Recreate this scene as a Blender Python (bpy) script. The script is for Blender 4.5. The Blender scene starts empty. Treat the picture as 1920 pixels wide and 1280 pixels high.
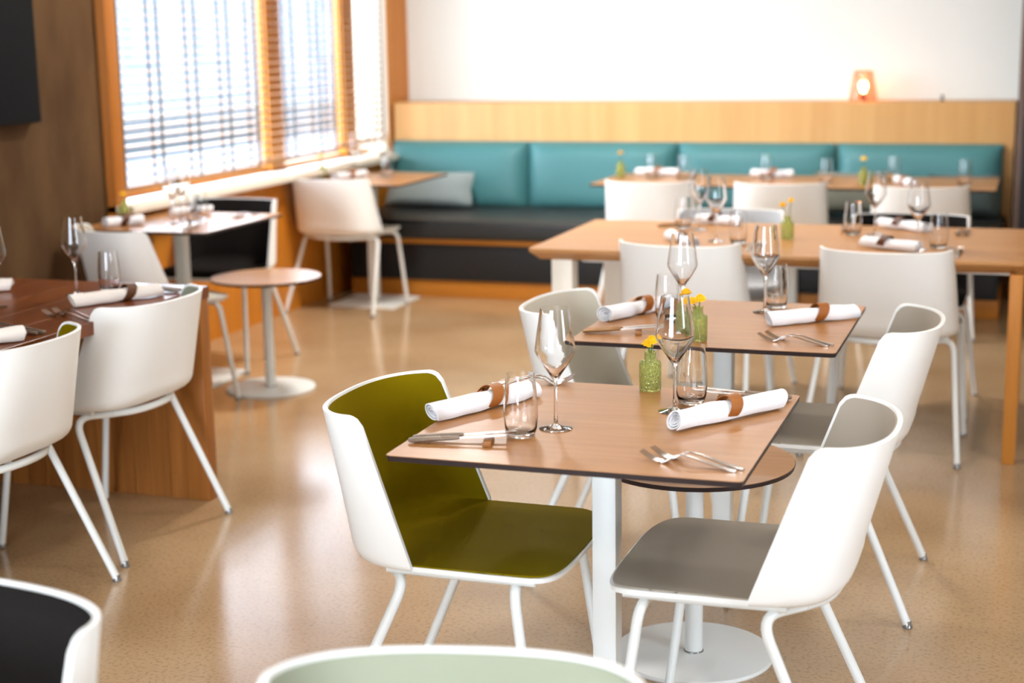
import bpy, bmesh, math, random
from mathutils import Vector, Matrix
random.seed(7)
PI = math.pi
sc = bpy.context.scene
COL = sc.collection

# ---------------------------------------------------------------- camera
F_PX, YAW, PITCH, ROLL, CAM_H = 2914.17, 0.3276, 0.19453, -0.01627, 1.5567
cd = bpy.data.cameras.new('camera')
cam = bpy.data.objects.new('camera', cd)
COL.objects.link(cam)
fw = Vector((-math.sin(YAW)*math.cos(PITCH), math.cos(YAW)*math.cos(PITCH), -math.sin(PITCH)))
r0 = Vector((math.cos(YAW), math.sin(YAW), 0)); u0 = r0.cross(fw)
rr = math.cos(ROLL)*r0 + math.sin(ROLL)*u0
uu = -math.sin(ROLL)*r0 + math.cos(ROLL)*u0
M = Matrix((rr, uu, -fw)).transposed().to_4x4()
M.translation = (0, 0, CAM_H)
cam.matrix_world = M
cd.sensor_fit = 'HORIZONTAL'; cd.sensor_width = 36.0
cd.lens = F_PX/1920*36.0
cd.clip_start = 0.05; cd.clip_end = 200
cd.dof.use_dof = True
cd.dof.focus_distance = 3.6
cd.dof.aperture_fstop = 2.35
sc.camera = cam

# ---------------------------------------------------------------- world, light, exposure
SKY = 16.0
FILL_W = 16.0          # base watts of the added ceiling fill lights, scaled per light
w = bpy.data.worlds.new('World'); sc.world = w; w.use_nodes = True
wn = w.node_tree.nodes; wl = w.node_tree.links
bg = wn['Background']; bg.inputs[1].default_value = SKY
tc = wn.new('ShaderNodeTexCoord'); sx = wn.new('ShaderNodeSeparateXYZ')
cr = wn.new('ShaderNodeValToRGB')
wl.new(tc.outputs['Generated'], sx.inputs[0]); wl.new(sx.outputs['Z'], cr.inputs[0]); wl.new(cr.outputs[0], bg.inputs[0])
cr.color_ramp.elements[0].position = 0.0; cr.color_ramp.elements[0].color = (0.88, 0.99, 1.13, 1)
cr.color_ramp.elements[1].position = 1.0; cr.color_ramp.elements[1].color = (0.74, 0.93, 1.16, 1)

def portal(name, loc, rot, sx_, sy_):
    l = bpy.data.lights.new(name, 'AREA'); l.shape = 'RECTANGLE'; l.size = sx_; l.size_y = sy_
    l.cycles.is_portal = True
    o = bpy.data.objects.new(name, l); COL.objects.link(o); o.location = loc; o.rotation_euler = rot
portal('window_daylight', (-4.42, 7.99, 1.73), (PI/2, 0, -PI/2), 3.3, 1.86)
portal('side_fill_daylight', (2.75, 2.1, 1.72), (PI/2, 0, PI/2), 1.0, 1.46)  # unseen side opening, sized to brighten chair backs facing right
portal('rear_fill_daylight', (-1.85, -2.75, 1.28), (PI/2, 0, 0), 3.1, 2.36)  # unseen rear opening, added to brighten surfaces facing the camera

vs = sc.view_settings
vs.view_transform = 'Standard'; vs.look = 'None'; vs.gamma = 1.0; vs.use_curve_mapping = False
vs.exposure = 0.18
sc.cycles.use_denoising = True
try: sc.cycles.denoiser = 'OPENIMAGEDENOISE'
except Exception: pass
sc.cycles.max_bounces = 8; sc.cycles.transmission_bounces = 8; sc.cycles.transparent_max_bounces = 10
sc.cycles.diffuse_bounces = 3; sc.cycles.glossy_bounces = 3
sc.cycles.use_adaptive_sampling = True; sc.cycles.adaptive_threshold = 0.07; sc.cycles.adaptive_min_samples = 12
sc.cycles.sample_clamp_indirect = 8.0
sc.cycles.blur_glossy = 0.6

# ---------------------------------------------------------------- materials
def s2l(c):
    return tuple(((v/255)/12.92 if v/255 <= .04045 else ((v/255+.055)/1.055)**2.4) for v in c) + (1,)
MATS = {}
def pbsdf(name, col, rough=.5, metal=0., spec=.5, bump=None, trans=0., ior=1.45, coat=0., sheen=0.):
    m = bpy.data.materials.new(name); m.use_nodes = True
    n = m.node_tree.nodes; l = m.node_tree.links; b = n['Principled BSDF']
    b.inputs['Base Color'].default_value = s2l(col); b.inputs['Roughness'].default_value = rough
    b.inputs['Metallic'].default_value = metal; b.inputs['Specular IOR Level'].default_value = spec
    b.inputs['Transmission Weight'].default_value = trans; b.inputs['IOR'].default_value = ior
    b.inputs['Coat Weight'].default_value = coat; b.inputs['Sheen Weight'].default_value = sheen
    # every material carries a little procedural variation
    t = n.new('ShaderNodeTexCoord'); nz = n.new('ShaderNodeTexNoise'); nz.inputs['Scale'].default_value = 14
    nz.inputs['Detail'].default_value = 4
    l.new(t.outputs['Object'], nz.inputs['Vector'])
    mr = n.new('ShaderNodeMapRange'); mr.inputs[3].default_value = max(0, rough-.04); mr.inputs[4].default_value = min(1, rough+.04)
    l.new(nz.outputs['Fac'], mr.inputs[0]); l.new(mr.outputs[0], b.inputs['Roughness'])
    if bump:
        sc_, st, di = bump
        n2 = n.new('ShaderNodeTexNoise'); n2.inputs['Scale'].default_value = sc_; n2.inputs['Detail'].default_value = 3
        l.new(t.outputs['Object'], n2.inputs['Vector'])
        bp = n.new('ShaderNodeBump'); bp.inputs['Strength'].default_value = st; bp.inputs['Distance'].default_value = di
        l.new(n2.outputs['Fac'], bp.inputs['Height']); l.new(bp.outputs[0], b.inputs['Normal'])
    MATS[name] = m; return m

def wood(name, c1, c2, axis='X', rough=.4, spec=.4, scale=1.0, contrast=1.0, stave=None):
    m = bpy.data.materials.new(name); m.use_nodes = True
    n = m.node_tree.nodes; l = m.node_tree.links; b = n['Principled BSDF']
    t = n.new('ShaderNodeTexCoord'); mp = n.new('ShaderNodeMapping')
    s = [22*scale]*3; s['XYZ'.index(axis)] = 1.1*scale
    mp.inputs['Scale'].default_value = s
    l.new(t.outputs['Object'], mp.inputs[0])
    oi = n.new('ShaderNodeObjectInfo')
    ad = n.new('ShaderNodeVectorMath'); ad.operation = 'ADD'
    cmb = n.new('ShaderNodeCombineXYZ'); mm = n.new('ShaderNodeMath'); mm.operation = 'MULTIPLY'; mm.inputs[1].default_value = 37
    l.new(oi.outputs['Random'], mm.inputs[0])
    for i in range(3): l.new(mm.outputs[0], cmb.inputs[i])
    l.new(mp.outputs[0], ad.inputs[0]); l.new(cmb.outputs[0], ad.inputs[1])
    n1 = n.new('ShaderNodeTexNoise'); n1.inputs['Scale'].default_value = 1.0; n1.inputs['Detail'].default_value = 6; n1.inputs['Distortion'].default_value = .6
    n2 = n.new('ShaderNodeTexNoise'); n2.inputs['Scale'].default_value = 6.0; n2.inputs['Detail'].default_value = 3
    l.new(ad.outputs[0], n1.inputs['Vector']); l.new(ad.outputs[0], n2.inputs['Vector'])
    mx = n.new('ShaderNodeMix'); mx.data_type = 'FLOAT'; mx.inputs[0].default_value = .3
    l.new(n1.outputs['Fac'], mx.inputs[2]); l.new(n2.outputs['Fac'], mx.inputs[3])
    cr_ = n.new('ShaderNodeValToRGB'); e = cr_.color_ramp.elements
    e[0].position = .5-.2/contrast; e[0].color = s2l(c1); e[1].position = .5+.2/contrast; e[1].color = s2l(c2)
    l.new(mx.outputs[0], cr_.inputs[0])
    out = cr_.outputs[0]
    if stave:
        hv = n.new('ShaderNodeHueSaturation'); mr = n.new('ShaderNodeMapRange'); mr.inputs[3].default_value = 1-stave; mr.inputs[4].default_value = 1+stave
        l.new(oi.outputs['Random'], mr.inputs[0]); l.new(mr.outputs[0], hv.inputs['Value']); l.new(out, hv.inputs['Color']); out = hv.outputs[0]
    l.new(out, b.inputs['Base Color'])
    b.inputs['Roughness'].default_value = rough; b.inputs['Specular IOR Level'].default_value = spec
    bp = n.new('ShaderNodeBump'); bp.inputs['Strength'].default_value = .08; bp.inputs['Distance'].default_value = .002
    l.new(n2.outputs['Fac'], bp.inputs['Height']); l.new(bp.outputs[0], b.inputs['Normal'])
    MATS[name] = m; return m

def concrete_floor():
    m = bpy.data.materials.new('polished_concrete'); m.use_nodes = True
    n = m.node_tree.nodes; l = m.node_tree.links; b = n['Principled BSDF']
    t = n.new('ShaderNodeTexCoord')
    n1 = n.new('ShaderNodeTexNoise'); n1.inputs['Scale'].default_value = 1.6; n1.inputs['Detail'].default_value = 7
    n2 = n.new('ShaderNodeTexNoise'); n2.inputs['Scale'].default_value = 90; n2.inputs['Detail'].default_value = 4
    v = n.new('ShaderNodeTexVoronoi'); v.inputs['Scale'].default_value = 190
    for q in (n1, n2, v): l.new(t.outputs['Object'], q.inputs['Vector'])
    cr1 = n.new('ShaderNodeValToRGB'); e = cr1.color_ramp.elements
    e[0].position = .3; e[0].color = s2l((172, 138, 100)); e[1].position = .7; e[1].color = s2l((194, 162, 123))
    l.new(n1.outputs['Fac'], cr1.inputs[0])
    cr2 = n.new('ShaderNodeValToRGB'); e = cr2.color_ramp.elements
    e[0].position = .32; e[0].color = (.62, .60, .58, 1); e[1].position = .5; e[1].color = (1, 1, 1, 1)
    l.new(n2.outputs['Fac'], cr2.inputs[0])
    cr3 = n.new('ShaderNodeValToRGB'); e = cr3.color_ramp.elements
    e[0].position = .05; e[0].color = (.55, .5, .45, 1); e[1].position = .13; e[1].color = (1, 1, 1, 1)
    l.new(v.outputs['Distance'], cr3.inputs[0])
    m1 = n.new('ShaderNodeMix'); m1.data_type = 'RGBA'; m1.blend_type = 'MULTIPLY'; m1.inputs[0].default_value = .7
    l.new(cr1.outputs[0], m1.inputs[6]); l.new(cr2.outputs[0], m1.inputs[7])
    m2 = n.new('ShaderNodeMix'); m2.data_type = 'RGBA'; m2.blend_type = 'MULTIPLY'; m2.inputs[0].default_value = .2
    l.new(m1.outputs[2], m2.inputs[6]); l.new(cr3.outputs[0], m2.inputs[7])
    l.new(m2.outputs[2], b.inputs['Base Color'])
    mr = n.new('ShaderNodeMapRange'); mr.inputs[3].default_value = .12; mr.inputs[4].default_value = .21
    l.new(n1.outputs['Fac'], mr.inputs[0]); l.new(mr.outputs[0], b.inputs['Roughness'])
    b.inputs['Specular IOR Level'].default_value = .8
    MATS['floor'] = m

def concrete_wall():
    m = bpy.data.materials.new('raw_concrete'); m.use_nodes = True
    n = m.node_tree.nodes; l = m.node_tree.links; b = n['Principled BSDF']
    t = n.new('ShaderNodeTexCoord'); mp = n.new('ShaderNodeMapping'); mp.inputs['Scale'].default_value = (3, 3, 1.2)
    l.new(t.outputs['Object'], mp.inputs[0])
    n1 = n.new('ShaderNodeTexNoise'); n1.inputs['Scale'].default_value = 1.5; n1.inputs['Detail'].default_value = 8
    l.new(mp.outputs[0], n1.inputs['Vector'])
    cr1 = n.new('ShaderNodeValToRGB'); e = cr1.color_ramp.elements
    e[0].position = .3; e[0].color = s2l((78, 54, 32)); e[1].position = .72; e[1].color = s2l((104, 77, 48))
    l.new(n1.outputs['Fac'], cr1.inputs[0]); l.new(cr1.outputs[0], b.inputs['Base Color'])
    b.inputs['Roughness'].default_value = .8; b.inputs['Specular IOR Level'].default_value = .15
    bp = n.new('ShaderNodeBump'); bp.inputs['Strength'].default_value = .15; bp.inputs['Distance'].default_value = .01
    l.new(n1.outputs['Fac'], bp.inputs['Height']); l.new(bp.outputs[0], b.inputs['Normal'])
    MATS['concrete'] = m

def thin_glass(name, tint=(1, 1, 1, 1)):
    m = bpy.data.materials.new(name); m.use_nodes = True
    n = m.node_tree.nodes; l = m.node_tree.links; n.remove(n['Principled BSDF'])
    tr = n.new('ShaderNodeBsdfTransparent'); tr.inputs[0].default_value = tint
    gl = n.new('ShaderNodeBsdfGlossy'); gl.inputs['Roughness'].default_value = .02
    fr = n.new('ShaderNodeFresnel'); fr.inputs[0].default_value = 1.45
    ge = n.new('ShaderNodeNewGeometry'); iv = n.new('ShaderNodeMath'); iv.operation = 'SUBTRACT'; iv.inputs[0].default_value = 1
    l.new(ge.outputs['Backfacing'], iv.inputs[1])
    ml = n.new('ShaderNodeMath'); ml.operation = 'MULTIPLY'; l.new(fr.outputs[0], ml.inputs[0]); l.new(iv.outputs[0], ml.inputs[1])
    mx = n.new('ShaderNodeMixShader'); l.new(ml.outputs[0], mx.inputs[0]); l.new(tr.outputs[0], mx.inputs[1]); l.new(gl.outputs[0], mx.inputs[2])
    l.new(mx.outputs[0], n['Material Output'].inputs[0])
    MATS[name] = m

def glassware(name, col, bump=False, rough=0.0):
    m = bpy.data.materials.new(name); m.use_nodes = True
    n = m.node_tree.nodes; l = m.node_tree.links; n.remove(n['Principled BSDF'])
    g = n.new('ShaderNodeBsdfGlass'); g.inputs['Color'].default_value = col; g.inputs['Roughness'].default_value = rough; g.inputs['IOR'].default_value = 1.46
    out = g.outputs[0]
    if bump:
        t = n.new('ShaderNodeTexCoord'); v = n.new('ShaderNodeTexVoronoi'); v.inputs['Scale'].default_value = 125; v.feature = 'DISTANCE_TO_EDGE'
        l.new(t.outputs['Object'], v.inputs['Vector'])
        bp = n.new('ShaderNodeBump'); bp.inputs['Strength'].default_value = 1.0; bp.inputs['Distance'].default_value = .004
        l.new(v.outputs['Distance'], bp.inputs['Height']); l.new(bp.outputs[0], g.inputs['Normal'])
        df = n.new('ShaderNodeBsdfTranslucent'); df.inputs[0].default_value = col
        d2 = n.new('ShaderNodeBsdfDiffuse'); d2.inputs[0].default_value = col
        l.new(bp.outputs[0], d2.inputs['Normal'])
        ma = n.new('ShaderNodeMixShader'); ma.inputs[0].default_value = .5
        l.new(df.outputs[0], ma.inputs[1]); l.new(d2.outputs[0], ma.inputs[2])
        mx = n.new('ShaderNodeMixShader'); mx.inputs[0].default_value = .16
        l.new(out, mx.inputs[1]); l.new(ma.outputs[0], mx.inputs[2]); out = mx.outputs[0]
    l.new(out, n['Material Output'].inputs[0])
    MATS[name] = m

def emission(name, col, st):
    m = bpy.data.materials.new(name); m.use_nodes = True
    b = m.node_tree.nodes['Principled BSDF']
    b.inputs['Emission Color'].default_value = col; b.inputs['Emission Strength'].default_value = st
    MATS[name] = m

concrete_floor(); concrete_wall()
thin_glass('pane_glass'); thin_glass('pink_glass', (1.0, .80, .72, 1))
glassware('clear_glass', (1, 1, 1, 1)); glassware('green_glass', (.93, .96, .62, 1), bump=True)
emission('bulb_glow', (1.0, .60, .30, 1), 34)
pbsdf('white_wall', (230, 232, 226), .85)
pbsdf('ceiling_white', (240, 238, 232), .9)
pbsdf('plain_plaster', (176, 152, 124), .9)
pbsdf('white_shell', (245, 244, 239), .38, spec=.4)
pbsdf('white_metal', (236, 238, 234), .35, spec=.5)
pbsdf('olive_felt', (124, 104, 2), .8, spec=.06, bump=(420, .25, .001))
pbsdf('taupe_felt', (172, 160, 144), .8, spec=.06, bump=(420, .25, .001))
pbsdf('sand_felt', (205, 196, 178), .8, spec=.06, bump=(420, .25, .001))
pbsdf('sage_felt', (152, 155, 134), .8, spec=.06, bump=(420, .25, .001))
pbsdf('charcoal_felt', (32, 29, 27), .8, spec=.06, bump=(420, .25, .001))
pbsdf('cloudgrey_felt', (196, 198, 200), .8, spec=.06, bump=(420, .25, .001))
pbsdf('dark_core', (42, 30, 30), .45)
pbsdf('steel', (205, 200, 195), .22, metal=1)
pbsdf('bronze_grip', (150, 112, 72), .32, metal=1, bump=(500, .9, .003))
pbsdf('grey_grip', (150, 134, 118), .3, metal=1, bump=(500, .9, .003))
pbsdf('clear_glide', (150, 150, 148), .2, metal=.6)
pbsdf('linen', (240, 238, 238), .9, bump=(260, .35, .002), sheen=.3)
pbsdf('linen_shade', (238, 226, 214), .9, bump=(260, .35, .002), sheen=.3)
pbsdf('tan_leather', (158, 92, 34), .5, bump=(180, .4, .002))
pbsdf('dark_leather', (92, 52, 24), .5, bump=(180, .4, .002))
pbsdf('teal_leather', (76, 132, 134), .45, spec=.45, bump=(60, .15, .004))
pbsdf('black_leather', (44, 46, 46), .42, spec=.5, bump=(60, .15, .004))
pbsdf('black_panel', (30, 32, 34), .5)
pbsdf('grey_pillow', (150, 162, 160), .9, bump=(160, .5, .004), sheen=.3)
pbsdf('stripe_pillow', (128, 128, 112), .9, bump=(90, .9, .01), sheen=.3)
pbsdf('dark_pillow', (70, 84, 82), .9, bump=(160, .5, .004), sheen=.2)
pbsdf('tv_black', (20, 21, 23), .6, spec=.12)
pbsdf('tv_screen', (18, 19, 21), .55, spec=.12)
pbsdf('blind_tape', (66, 62, 48), .8)
pbsdf('petal', (255, 204, 16), .7)
pbsdf('petal_core', (248, 182, 10), .7)
pbsdf('stem_green', (70, 110, 40), .6)
pbsdf('dark_column', (40, 36, 38), .6)
pbsdf('brown_trim', (112, 90, 78), .6)
pbsdf('sill_cream', (236, 226, 208), .4)
pbsdf('outside_window', (70, 78, 88), .5)
pbsdf('brass', (140, 96, 40), .35, metal=1)
pbsdf('outside_paving', (58, 60, 64), .9)
pbsdf('outside_wall', (90, 94, 100), .9)
pbsdf('outside_dark', (44, 49, 52), .8)
wood('laminate_oak', (166, 112, 62), (186, 131, 79), 'X', .28, .4, 1.2)
wood('laminate_round', (176, 128, 88), (198, 150, 106), 'X', .3, .5, 1.2)
wood('oak_panel', (196, 116, 26), (212, 136, 42), 'Z', .42, .4, .8)
wood('oak_frame', (190, 118, 40), (206, 140, 60), 'Z', .45, .35, 1)
wood('oak_post', (160, 92, 26), (178, 110, 40), 'Z', .45, .35, 1)
wood('oak_back', (204, 152, 90), (218, 170, 108), 'Z', .45, .35, .5)
wood('oak_plinth', (182, 110, 34), (200, 130, 46), 'X', .45, .35, 1)
wood('oak_long', (174, 118, 64), (194, 140, 82), 'X', .36, .45, .9)
wood('walnut_top', (100, 46, 12), (136, 72, 24), 'Y', .3, .5, .9, stave=.08)
wood('walnut_stave', (140, 82, 30), (176, 112, 50), 'Z', .42, .4, .9, stave=.12)
wood('slat_wood', (150, 106, 66), (172, 126, 82), 'Y', .5, .35, 1)
wood('rest_wood', (128, 78, 34), (162, 104, 50), 'X', .5, .3, 3)

# ---------------------------------------------------------------- mesh helpers
def mesh_of(name, bm, smooth=40):
    me = bpy.data.meshes.new(name)
    bmesh.ops.recalc_face_normals(bm, faces=bm.faces)
    bm.to_mesh(me); bm.free()
    if smooth:
        me.polygons.foreach_set('use_smooth', [True]*len(me.polygons))
        try: me.set_sharp_from_angle(angle=math.radians(smooth))
        except Exception: pass
    return me
def obj(name, me, mat=None, parent=None, loc=(0, 0, 0), rot=(0, 0, 0)):
    if isinstance(me, bmesh.types.BMesh): me = mesh_of(name, me)
    if mat and not me.materials: me.materials.append(MATS[mat])
    o = bpy.data.objects.new(name, me); COL.objects.link(o)
    o.location = loc; o.rotation_euler = rot
    if parent: o.parent = parent
    if mat and me.materials[0] is not MATS[mat]:
        o.material_slots[0].link = 'OBJECT'; o.material_slots[0].material = MATS[mat]
    return o
def tag(o, label=None, cat=None, group=None, kind=None):
    if label: o['label'] = label
    if cat: o['category'] = cat
    if group: o['group'] = group
    if kind: o['kind'] = kind
    return o
def thing(name, label, cat, loc=(0, 0, 0), rz=0., group=None, kind=None):
    o = bpy.data.objects.new(name, None); COL.objects.link(o); o.empty_display_size = .1
    o.location = loc; o.rotation_euler = (0, 0, rz)
    return tag(o, label, cat, group, kind)
def box(bm, x0, x1, y0, y1, z0, z1, bev=0., seg=2):
    vs_ = [bm.verts.new(p) for p in ((x0,y0,z0),(x1,y0,z0),(x1,y1,z0),(x0,y1,z0),(x0,y0,z1),(x1,y0,z1),(x1,y1,z1),(x0,y1,z1))]
    fs = [bm.faces.new([vs_[i] for i in f]) for f in ((3,2,1,0),(4,5,6,7),(0,1,5,4),(1,2,6,5),(2,3,7,6),(3,0,4,7))]
    if bev:
        es = list({e for f in fs for e in f.edges})
        bmesh.ops.bevel(bm, geom=es, offset=bev, segments=seg, affect='EDGES', profile=.5)
    return bm
def boxm(x0, x1, y0, y1, z0, z1, bev=0., seg=2):
    return box(bmesh.new(), x0, x1, y0, y1, z0, z1, bev, seg)
def tube(bm, pts, r, n=10, cap=True):
    pts = [Vector(p) for p in pts]; rings = []
    rs = r if isinstance(r, (list, tuple)) else [r]*len(pts)
    up = Vector((0, 0, 1)); prev = None
    for i, p in enumerate(pts):
        d = (pts[min(i+1, len(pts)-1)]-pts[max(i-1, 0)]).normalized()
        if prev is None:
            a = d.cross(up)
            if a.length < .05: a = d.cross(Vector((1, 0, 0)))
        else: a = prev - d*prev.dot(d)
        a.normalize(); prev = a; b = d.cross(a)
        rings.append([bm.verts.new(p+rs[i]*(math.cos(2*PI*k/n)*a+math.sin(2*PI*k/n)*b)) for k in range(n)])
    for i in range(len(rings)-1):
        for k in range(n):
            bm.faces.new((rings[i][k], rings[i][(k+1) % n], rings[i+1][(k+1) % n], rings[i+1][k]))
    if cap:
        bm.faces.new(rings[0][::-1]); bm.faces.new(rings[-1])
    return bm
def lathe(bm, prof, n=32):
    """closed or open profile of (r,z); r==0 points become poles"""
    rings = []
    for r, z in prof:
        if r < 1e-6: rings.append([bm.verts.new((0, 0, z))])
        else: rings.append([bm.verts.new((r*math.cos(2*PI*k/n), r*math.sin(2*PI*k/n), z)) for k in range(n)])
    for a, b in zip(rings[:-1], rings[1:]):
        for k in range(n):
            k2 = (k+1) % n
            if len(a) == 1 and len(b) == 1: continue
            if len(a) == 1: bm.faces.new((a[0], b[k], b[k2]))
            elif len(b) == 1: bm.faces.new((a[k], b[0], a[k2]))
            else: bm.faces.new((a[k], b[k], b[k2], a[k2]))
    return bm
def grid_faces(bm, G):
    for i in range(len(G)-1):
        for j in range(len(G[0])-1):
            bm.faces.new((G[i][j], G[i][j+1], G[i+1][j+1], G[i+1][j]))
def smooth_path(pts, k=6):
    """Catmull-Rom through pts"""
    P = [Vector(p) for p in pts]; P = [2*P[0]-P[1]]+P+[2*P[-1]-P[-2]]; out = []
    for i in range(1, len(P)-2):
        for s in range(k):
            t = s/k; a, b, c, d = P[i-1], P[i], P[i+1], P[i+2]
            out.append(.5*((2*b)+(c-a)*t+(2*a-5*b+4*c-d)*t*t+(3*b-a-3*c+d)*t**3))
    out.append(P[-2]); return out
def rounded(pts, r, k=5):
    """polyline with filleted corners"""
    P = [Vector(p) for p in pts]; out = [P[0]]
    for a, b, c in zip(P[:-2], P[1:-1], P[2:]):
        d1 = (a-b).normalized(); d2 = (c-b).normalized()
        q = min(r, (a-b).length*.49, (c-b).length*.49)
        s, e = b+d1*q, b+d2*q
        for i in range(k+1):
            t = i/k; out.append((1-t)**2*s+2*t*(1-t)*b+t*t*e)
    out.append(P[-1]); return out

# ---------------------------------------------------------------- the room
WX = -4.09           # window wall
BY = 9.94            # back wall
RX, FY, CZ = 2.6, -2.6, 3.0
WY0, WY1, WZ0, WZ1 = 6.38, 9.60, 0.80, 2.65
def struct(name, bm, mat, loc=(0, 0, 0), label=None):
    o = obj(name, bm, mat, loc=loc); o['kind'] = 'structure'
    if label: o['label'] = label
    return o
struct('floor', boxm(-4.6, RX+.2, FY-.2, BY+.2, -.1, 0), 'floor', label='polished beige concrete floor with fine dark specks')
struct('ceiling', boxm(-4.6, RX+.2, FY-.2, BY+.2, CZ, CZ+.1), 'ceiling_white', label='plain white ceiling')
struct('wall_back', boxm(-4.6, RX+.2, BY, BY+.2, 0, CZ), 'white_wall', label='white painted wall behind the teal banquette')
wl_ = struct('wall_left', boxm(-4.45, -4.13, FY, 6.29, 0, CZ), 'concrete', label='raw brown concrete wall left of the window')
bm = bmesh.new(); box(bm, -4.45, WX, 6.29, BY, WZ1, CZ)
struct('wall_left_upper', bm, 'oak_panel', label='oak panel above the window')
struct('wall_left_lower', boxm(-4.45, WX, 6.29, BY, 0, WZ0-.035), 'oak_panel', label='orange oak panelling under the window')
struct('wall_left_corner', boxm(-4.45, WX, WY1, BY, WZ0-.035, WZ1), 'oak_panel', label='oak panel between window and white back wall')
struct('trim_1', boxm(-4.45, WX+.01, 6.29, WY0, WZ0-.035, WZ1, .003), 'oak_post', label='vertical oak window post beside the concrete wall')
struct('trim_2', boxm(-4.40, WX+.10, 6.29, WY1, WZ0-.035, WZ0, .004), 'sill_cream', label='long cream window sill')
struct('trim_4', boxm(-4.40, -4.10, WY1-.012, WY1, WZ0, WZ1, .002), 'sill_cream', label='cream lining of the far window reveal')
# right and rear walls outside the picture, openings sized and placed for fill daylight
bm = bmesh.new()
box(bm, RX, RX+.15, FY, BY, 0, 1.0); box(bm, RX, RX+.15, FY, BY, 2.45, CZ); box(bm, RX, RX+.15, FY, 1.6, .75, 2.45); box(bm, RX, RX+.15, 2.6, BY, .75, 2.45)
struct('wall_right', bm, 'plain_plaster', label='plastered side wall with an unseen opening sized for fill daylight')
bm = bmesh.new()
box(bm, -4.45, RX, FY-.15, FY, 0, .1); box(bm, -4.45, RX, FY-.15, FY, 2.45, CZ); box(bm, -4.45, -3.4, FY-.15, FY, .1, 2.45); box(bm, -.3, RX, FY-.15, FY, .1, 2.45)
struct('wall_front', bm, 'plain_plaster', label='plastered wall behind the viewer with an opening added for fill daylight')
# dark column at the right end of the banquette
struct('wall_column', boxm(-.095, .6, 9.30, BY, 0, CZ), 'dark_column', label='dark column at the right end of the banquette')
struct('trim_3', boxm(-.125, -.095, 9.31, 9.60, 0, CZ), 'brown_trim', label='narrow brown strip on the dark column')

# round fill lights added on the unseen ceiling to brighten floor and tables
emission('fill_diffuser', (1.0, .97, .93, 1), 6)
def ceiling_fill(label, x, y, watt):
    t = thing('ceiling_fill', label, 'ceiling fill light', (x, y, CZ), 0, 'added round fill lights')
    obj('rim', lathe(bmesh.new(), [(.24, 0), (.26, 0), (.26, -.06), (.24, -.06), (.24, 0)], 40), 'white_metal', t)
    obj('diffuser', lathe(bmesh.new(), [(0, -.04), (.24, -.04), (.24, -.045), (0, -.045)], 40), 'fill_diffuser', t)
    l = bpy.data.lights.new('fill_light', 'AREA'); l.shape = 'DISK'; l.size = .48; l.energy = watt; l.color = (1.0, .97, .93)
    lo = bpy.data.objects.new('fill_light', l); COL.objects.link(lo); lo.parent = t; lo.location = (0, 0, -.05)
ceiling_fill('added round fill light above the window end of the banquette', -2.7, 7.1, FILL_W*4.8)
ceiling_fill('added round fill light above the middle of the banquette', -1.4, 7.8, FILL_W*1.0)
ceiling_fill('added round fill light above the second square table', -1.0, 5.0, FILL_W*.8)
ceiling_fill('added round fill light above the nearest square table', -.7, 2.6, FILL_W*.45)
ceiling_fill('added round fill light over the passage on the right', .9, 4.2, FILL_W*.6)

# window: mullions, frame, panes
win = tag(bpy.data.objects.new('window_1', None), 'wide window with oak mullions behind wooden venetian blinds', None, None, 'structure'); COL.objects.link(win)
win.location = (WX, 0, 0)
MUL = [8.245, 9.285]
for y in MUL: obj('mullion', boxm(-.20, -.14, y-.09, y+.09, WZ0, WZ1, .004), 'oak_frame', win)
obj('frame_rail', boxm(-.25, -.16, WY0, WY1, WZ0, WZ0+.03, .004), 'oak_frame', win)
obj('frame_rail', boxm(-.25, -.16, WY0, WY1, WZ1-.05, WZ1, .004), 'oak_frame', win)
ys = [WY0]+MUL+[WY1]
for a, b in zip(ys[:-1], ys[1:]): obj('pane', boxm(-.205, -.199, a+.02, b-.02, WZ0+.04, WZ1-.04), 'pane_glass', win)

# venetian blinds: every slat a part
SL_P = .044
def slat_mesh(L):
    bm = bmesh.new(); G = []
    for sgn in (1, -1):
        for k in range(5):
            x = -.025+.05*k/4; z = .0016*(1-(2*k/4-1)**2)*1.2+sgn*.0014
            G.append((x, z, sgn))
    top = [(x, z) for x, z, s in G if s == 1]; bot = [(x, z) for x, z, s in G if s == -1][::-1]
    ring = top+bot
    A = [bm.verts.new((x, 0, z)) for x, z in ring]; B = [bm.verts.new((x, L, z)) for x, z in ring]
    n = len(ring)
    for i in range(n): bm.faces.new((A[i], A[(i+1) % n], B[(i+1) % n], B[i]))
    bm.faces.new(A[::-1]); bm.faces.new(B)
    return mesh_of('slat', bm, 30)
def blind(label, y0, y1, zb, tapes):
    b = thing('venetian_blind', label, 'window blind', (WX-.055, y0, zb), 0, 'wooden venetian blinds on the window')
    L = y1-y0; me = slat_mesh(L)
    n = int((WZ1-.07-zb-.03)/SL_P)
    for i in range(n):
        obj('slat', me, 'slat_wood', b, (0, 0, .035+i*SL_P), (0, math.radians(random.uniform(-1, 1)+6), 0))
    obj('bottom_rail', boxm(-.027, .027, 0, L, 0, .018, .004), 'slat_wood', b)
    obj('head_rail', boxm(-.03, .03, 0, L, WZ1-zb-.05, WZ1-zb, .003), 'slat_wood', b)
    for ty in tapes:
        t = ty-y0
        for x in (.0275, -.0275):
            obj('ladder_tape', boxm(x-.0006, x+.0006, t-.010, t+.010, .015, WZ1-zb-.05), 'blind_tape', b)
blind('long wooden venetian blind beside the oak window post', 6.40, 7.83, .85, [6.44, 6.79, 7.15, 7.49, 7.80])
blind('wooden venetian blind in the middle of the window', 7.85, 8.84, .86, [7.90, 8.25, 8.60, 8.80])
blind('short wooden venetian blind nearest the white back wall', 8.86, 9.57, .88, [8.92, 9.28, 9.55])

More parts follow.
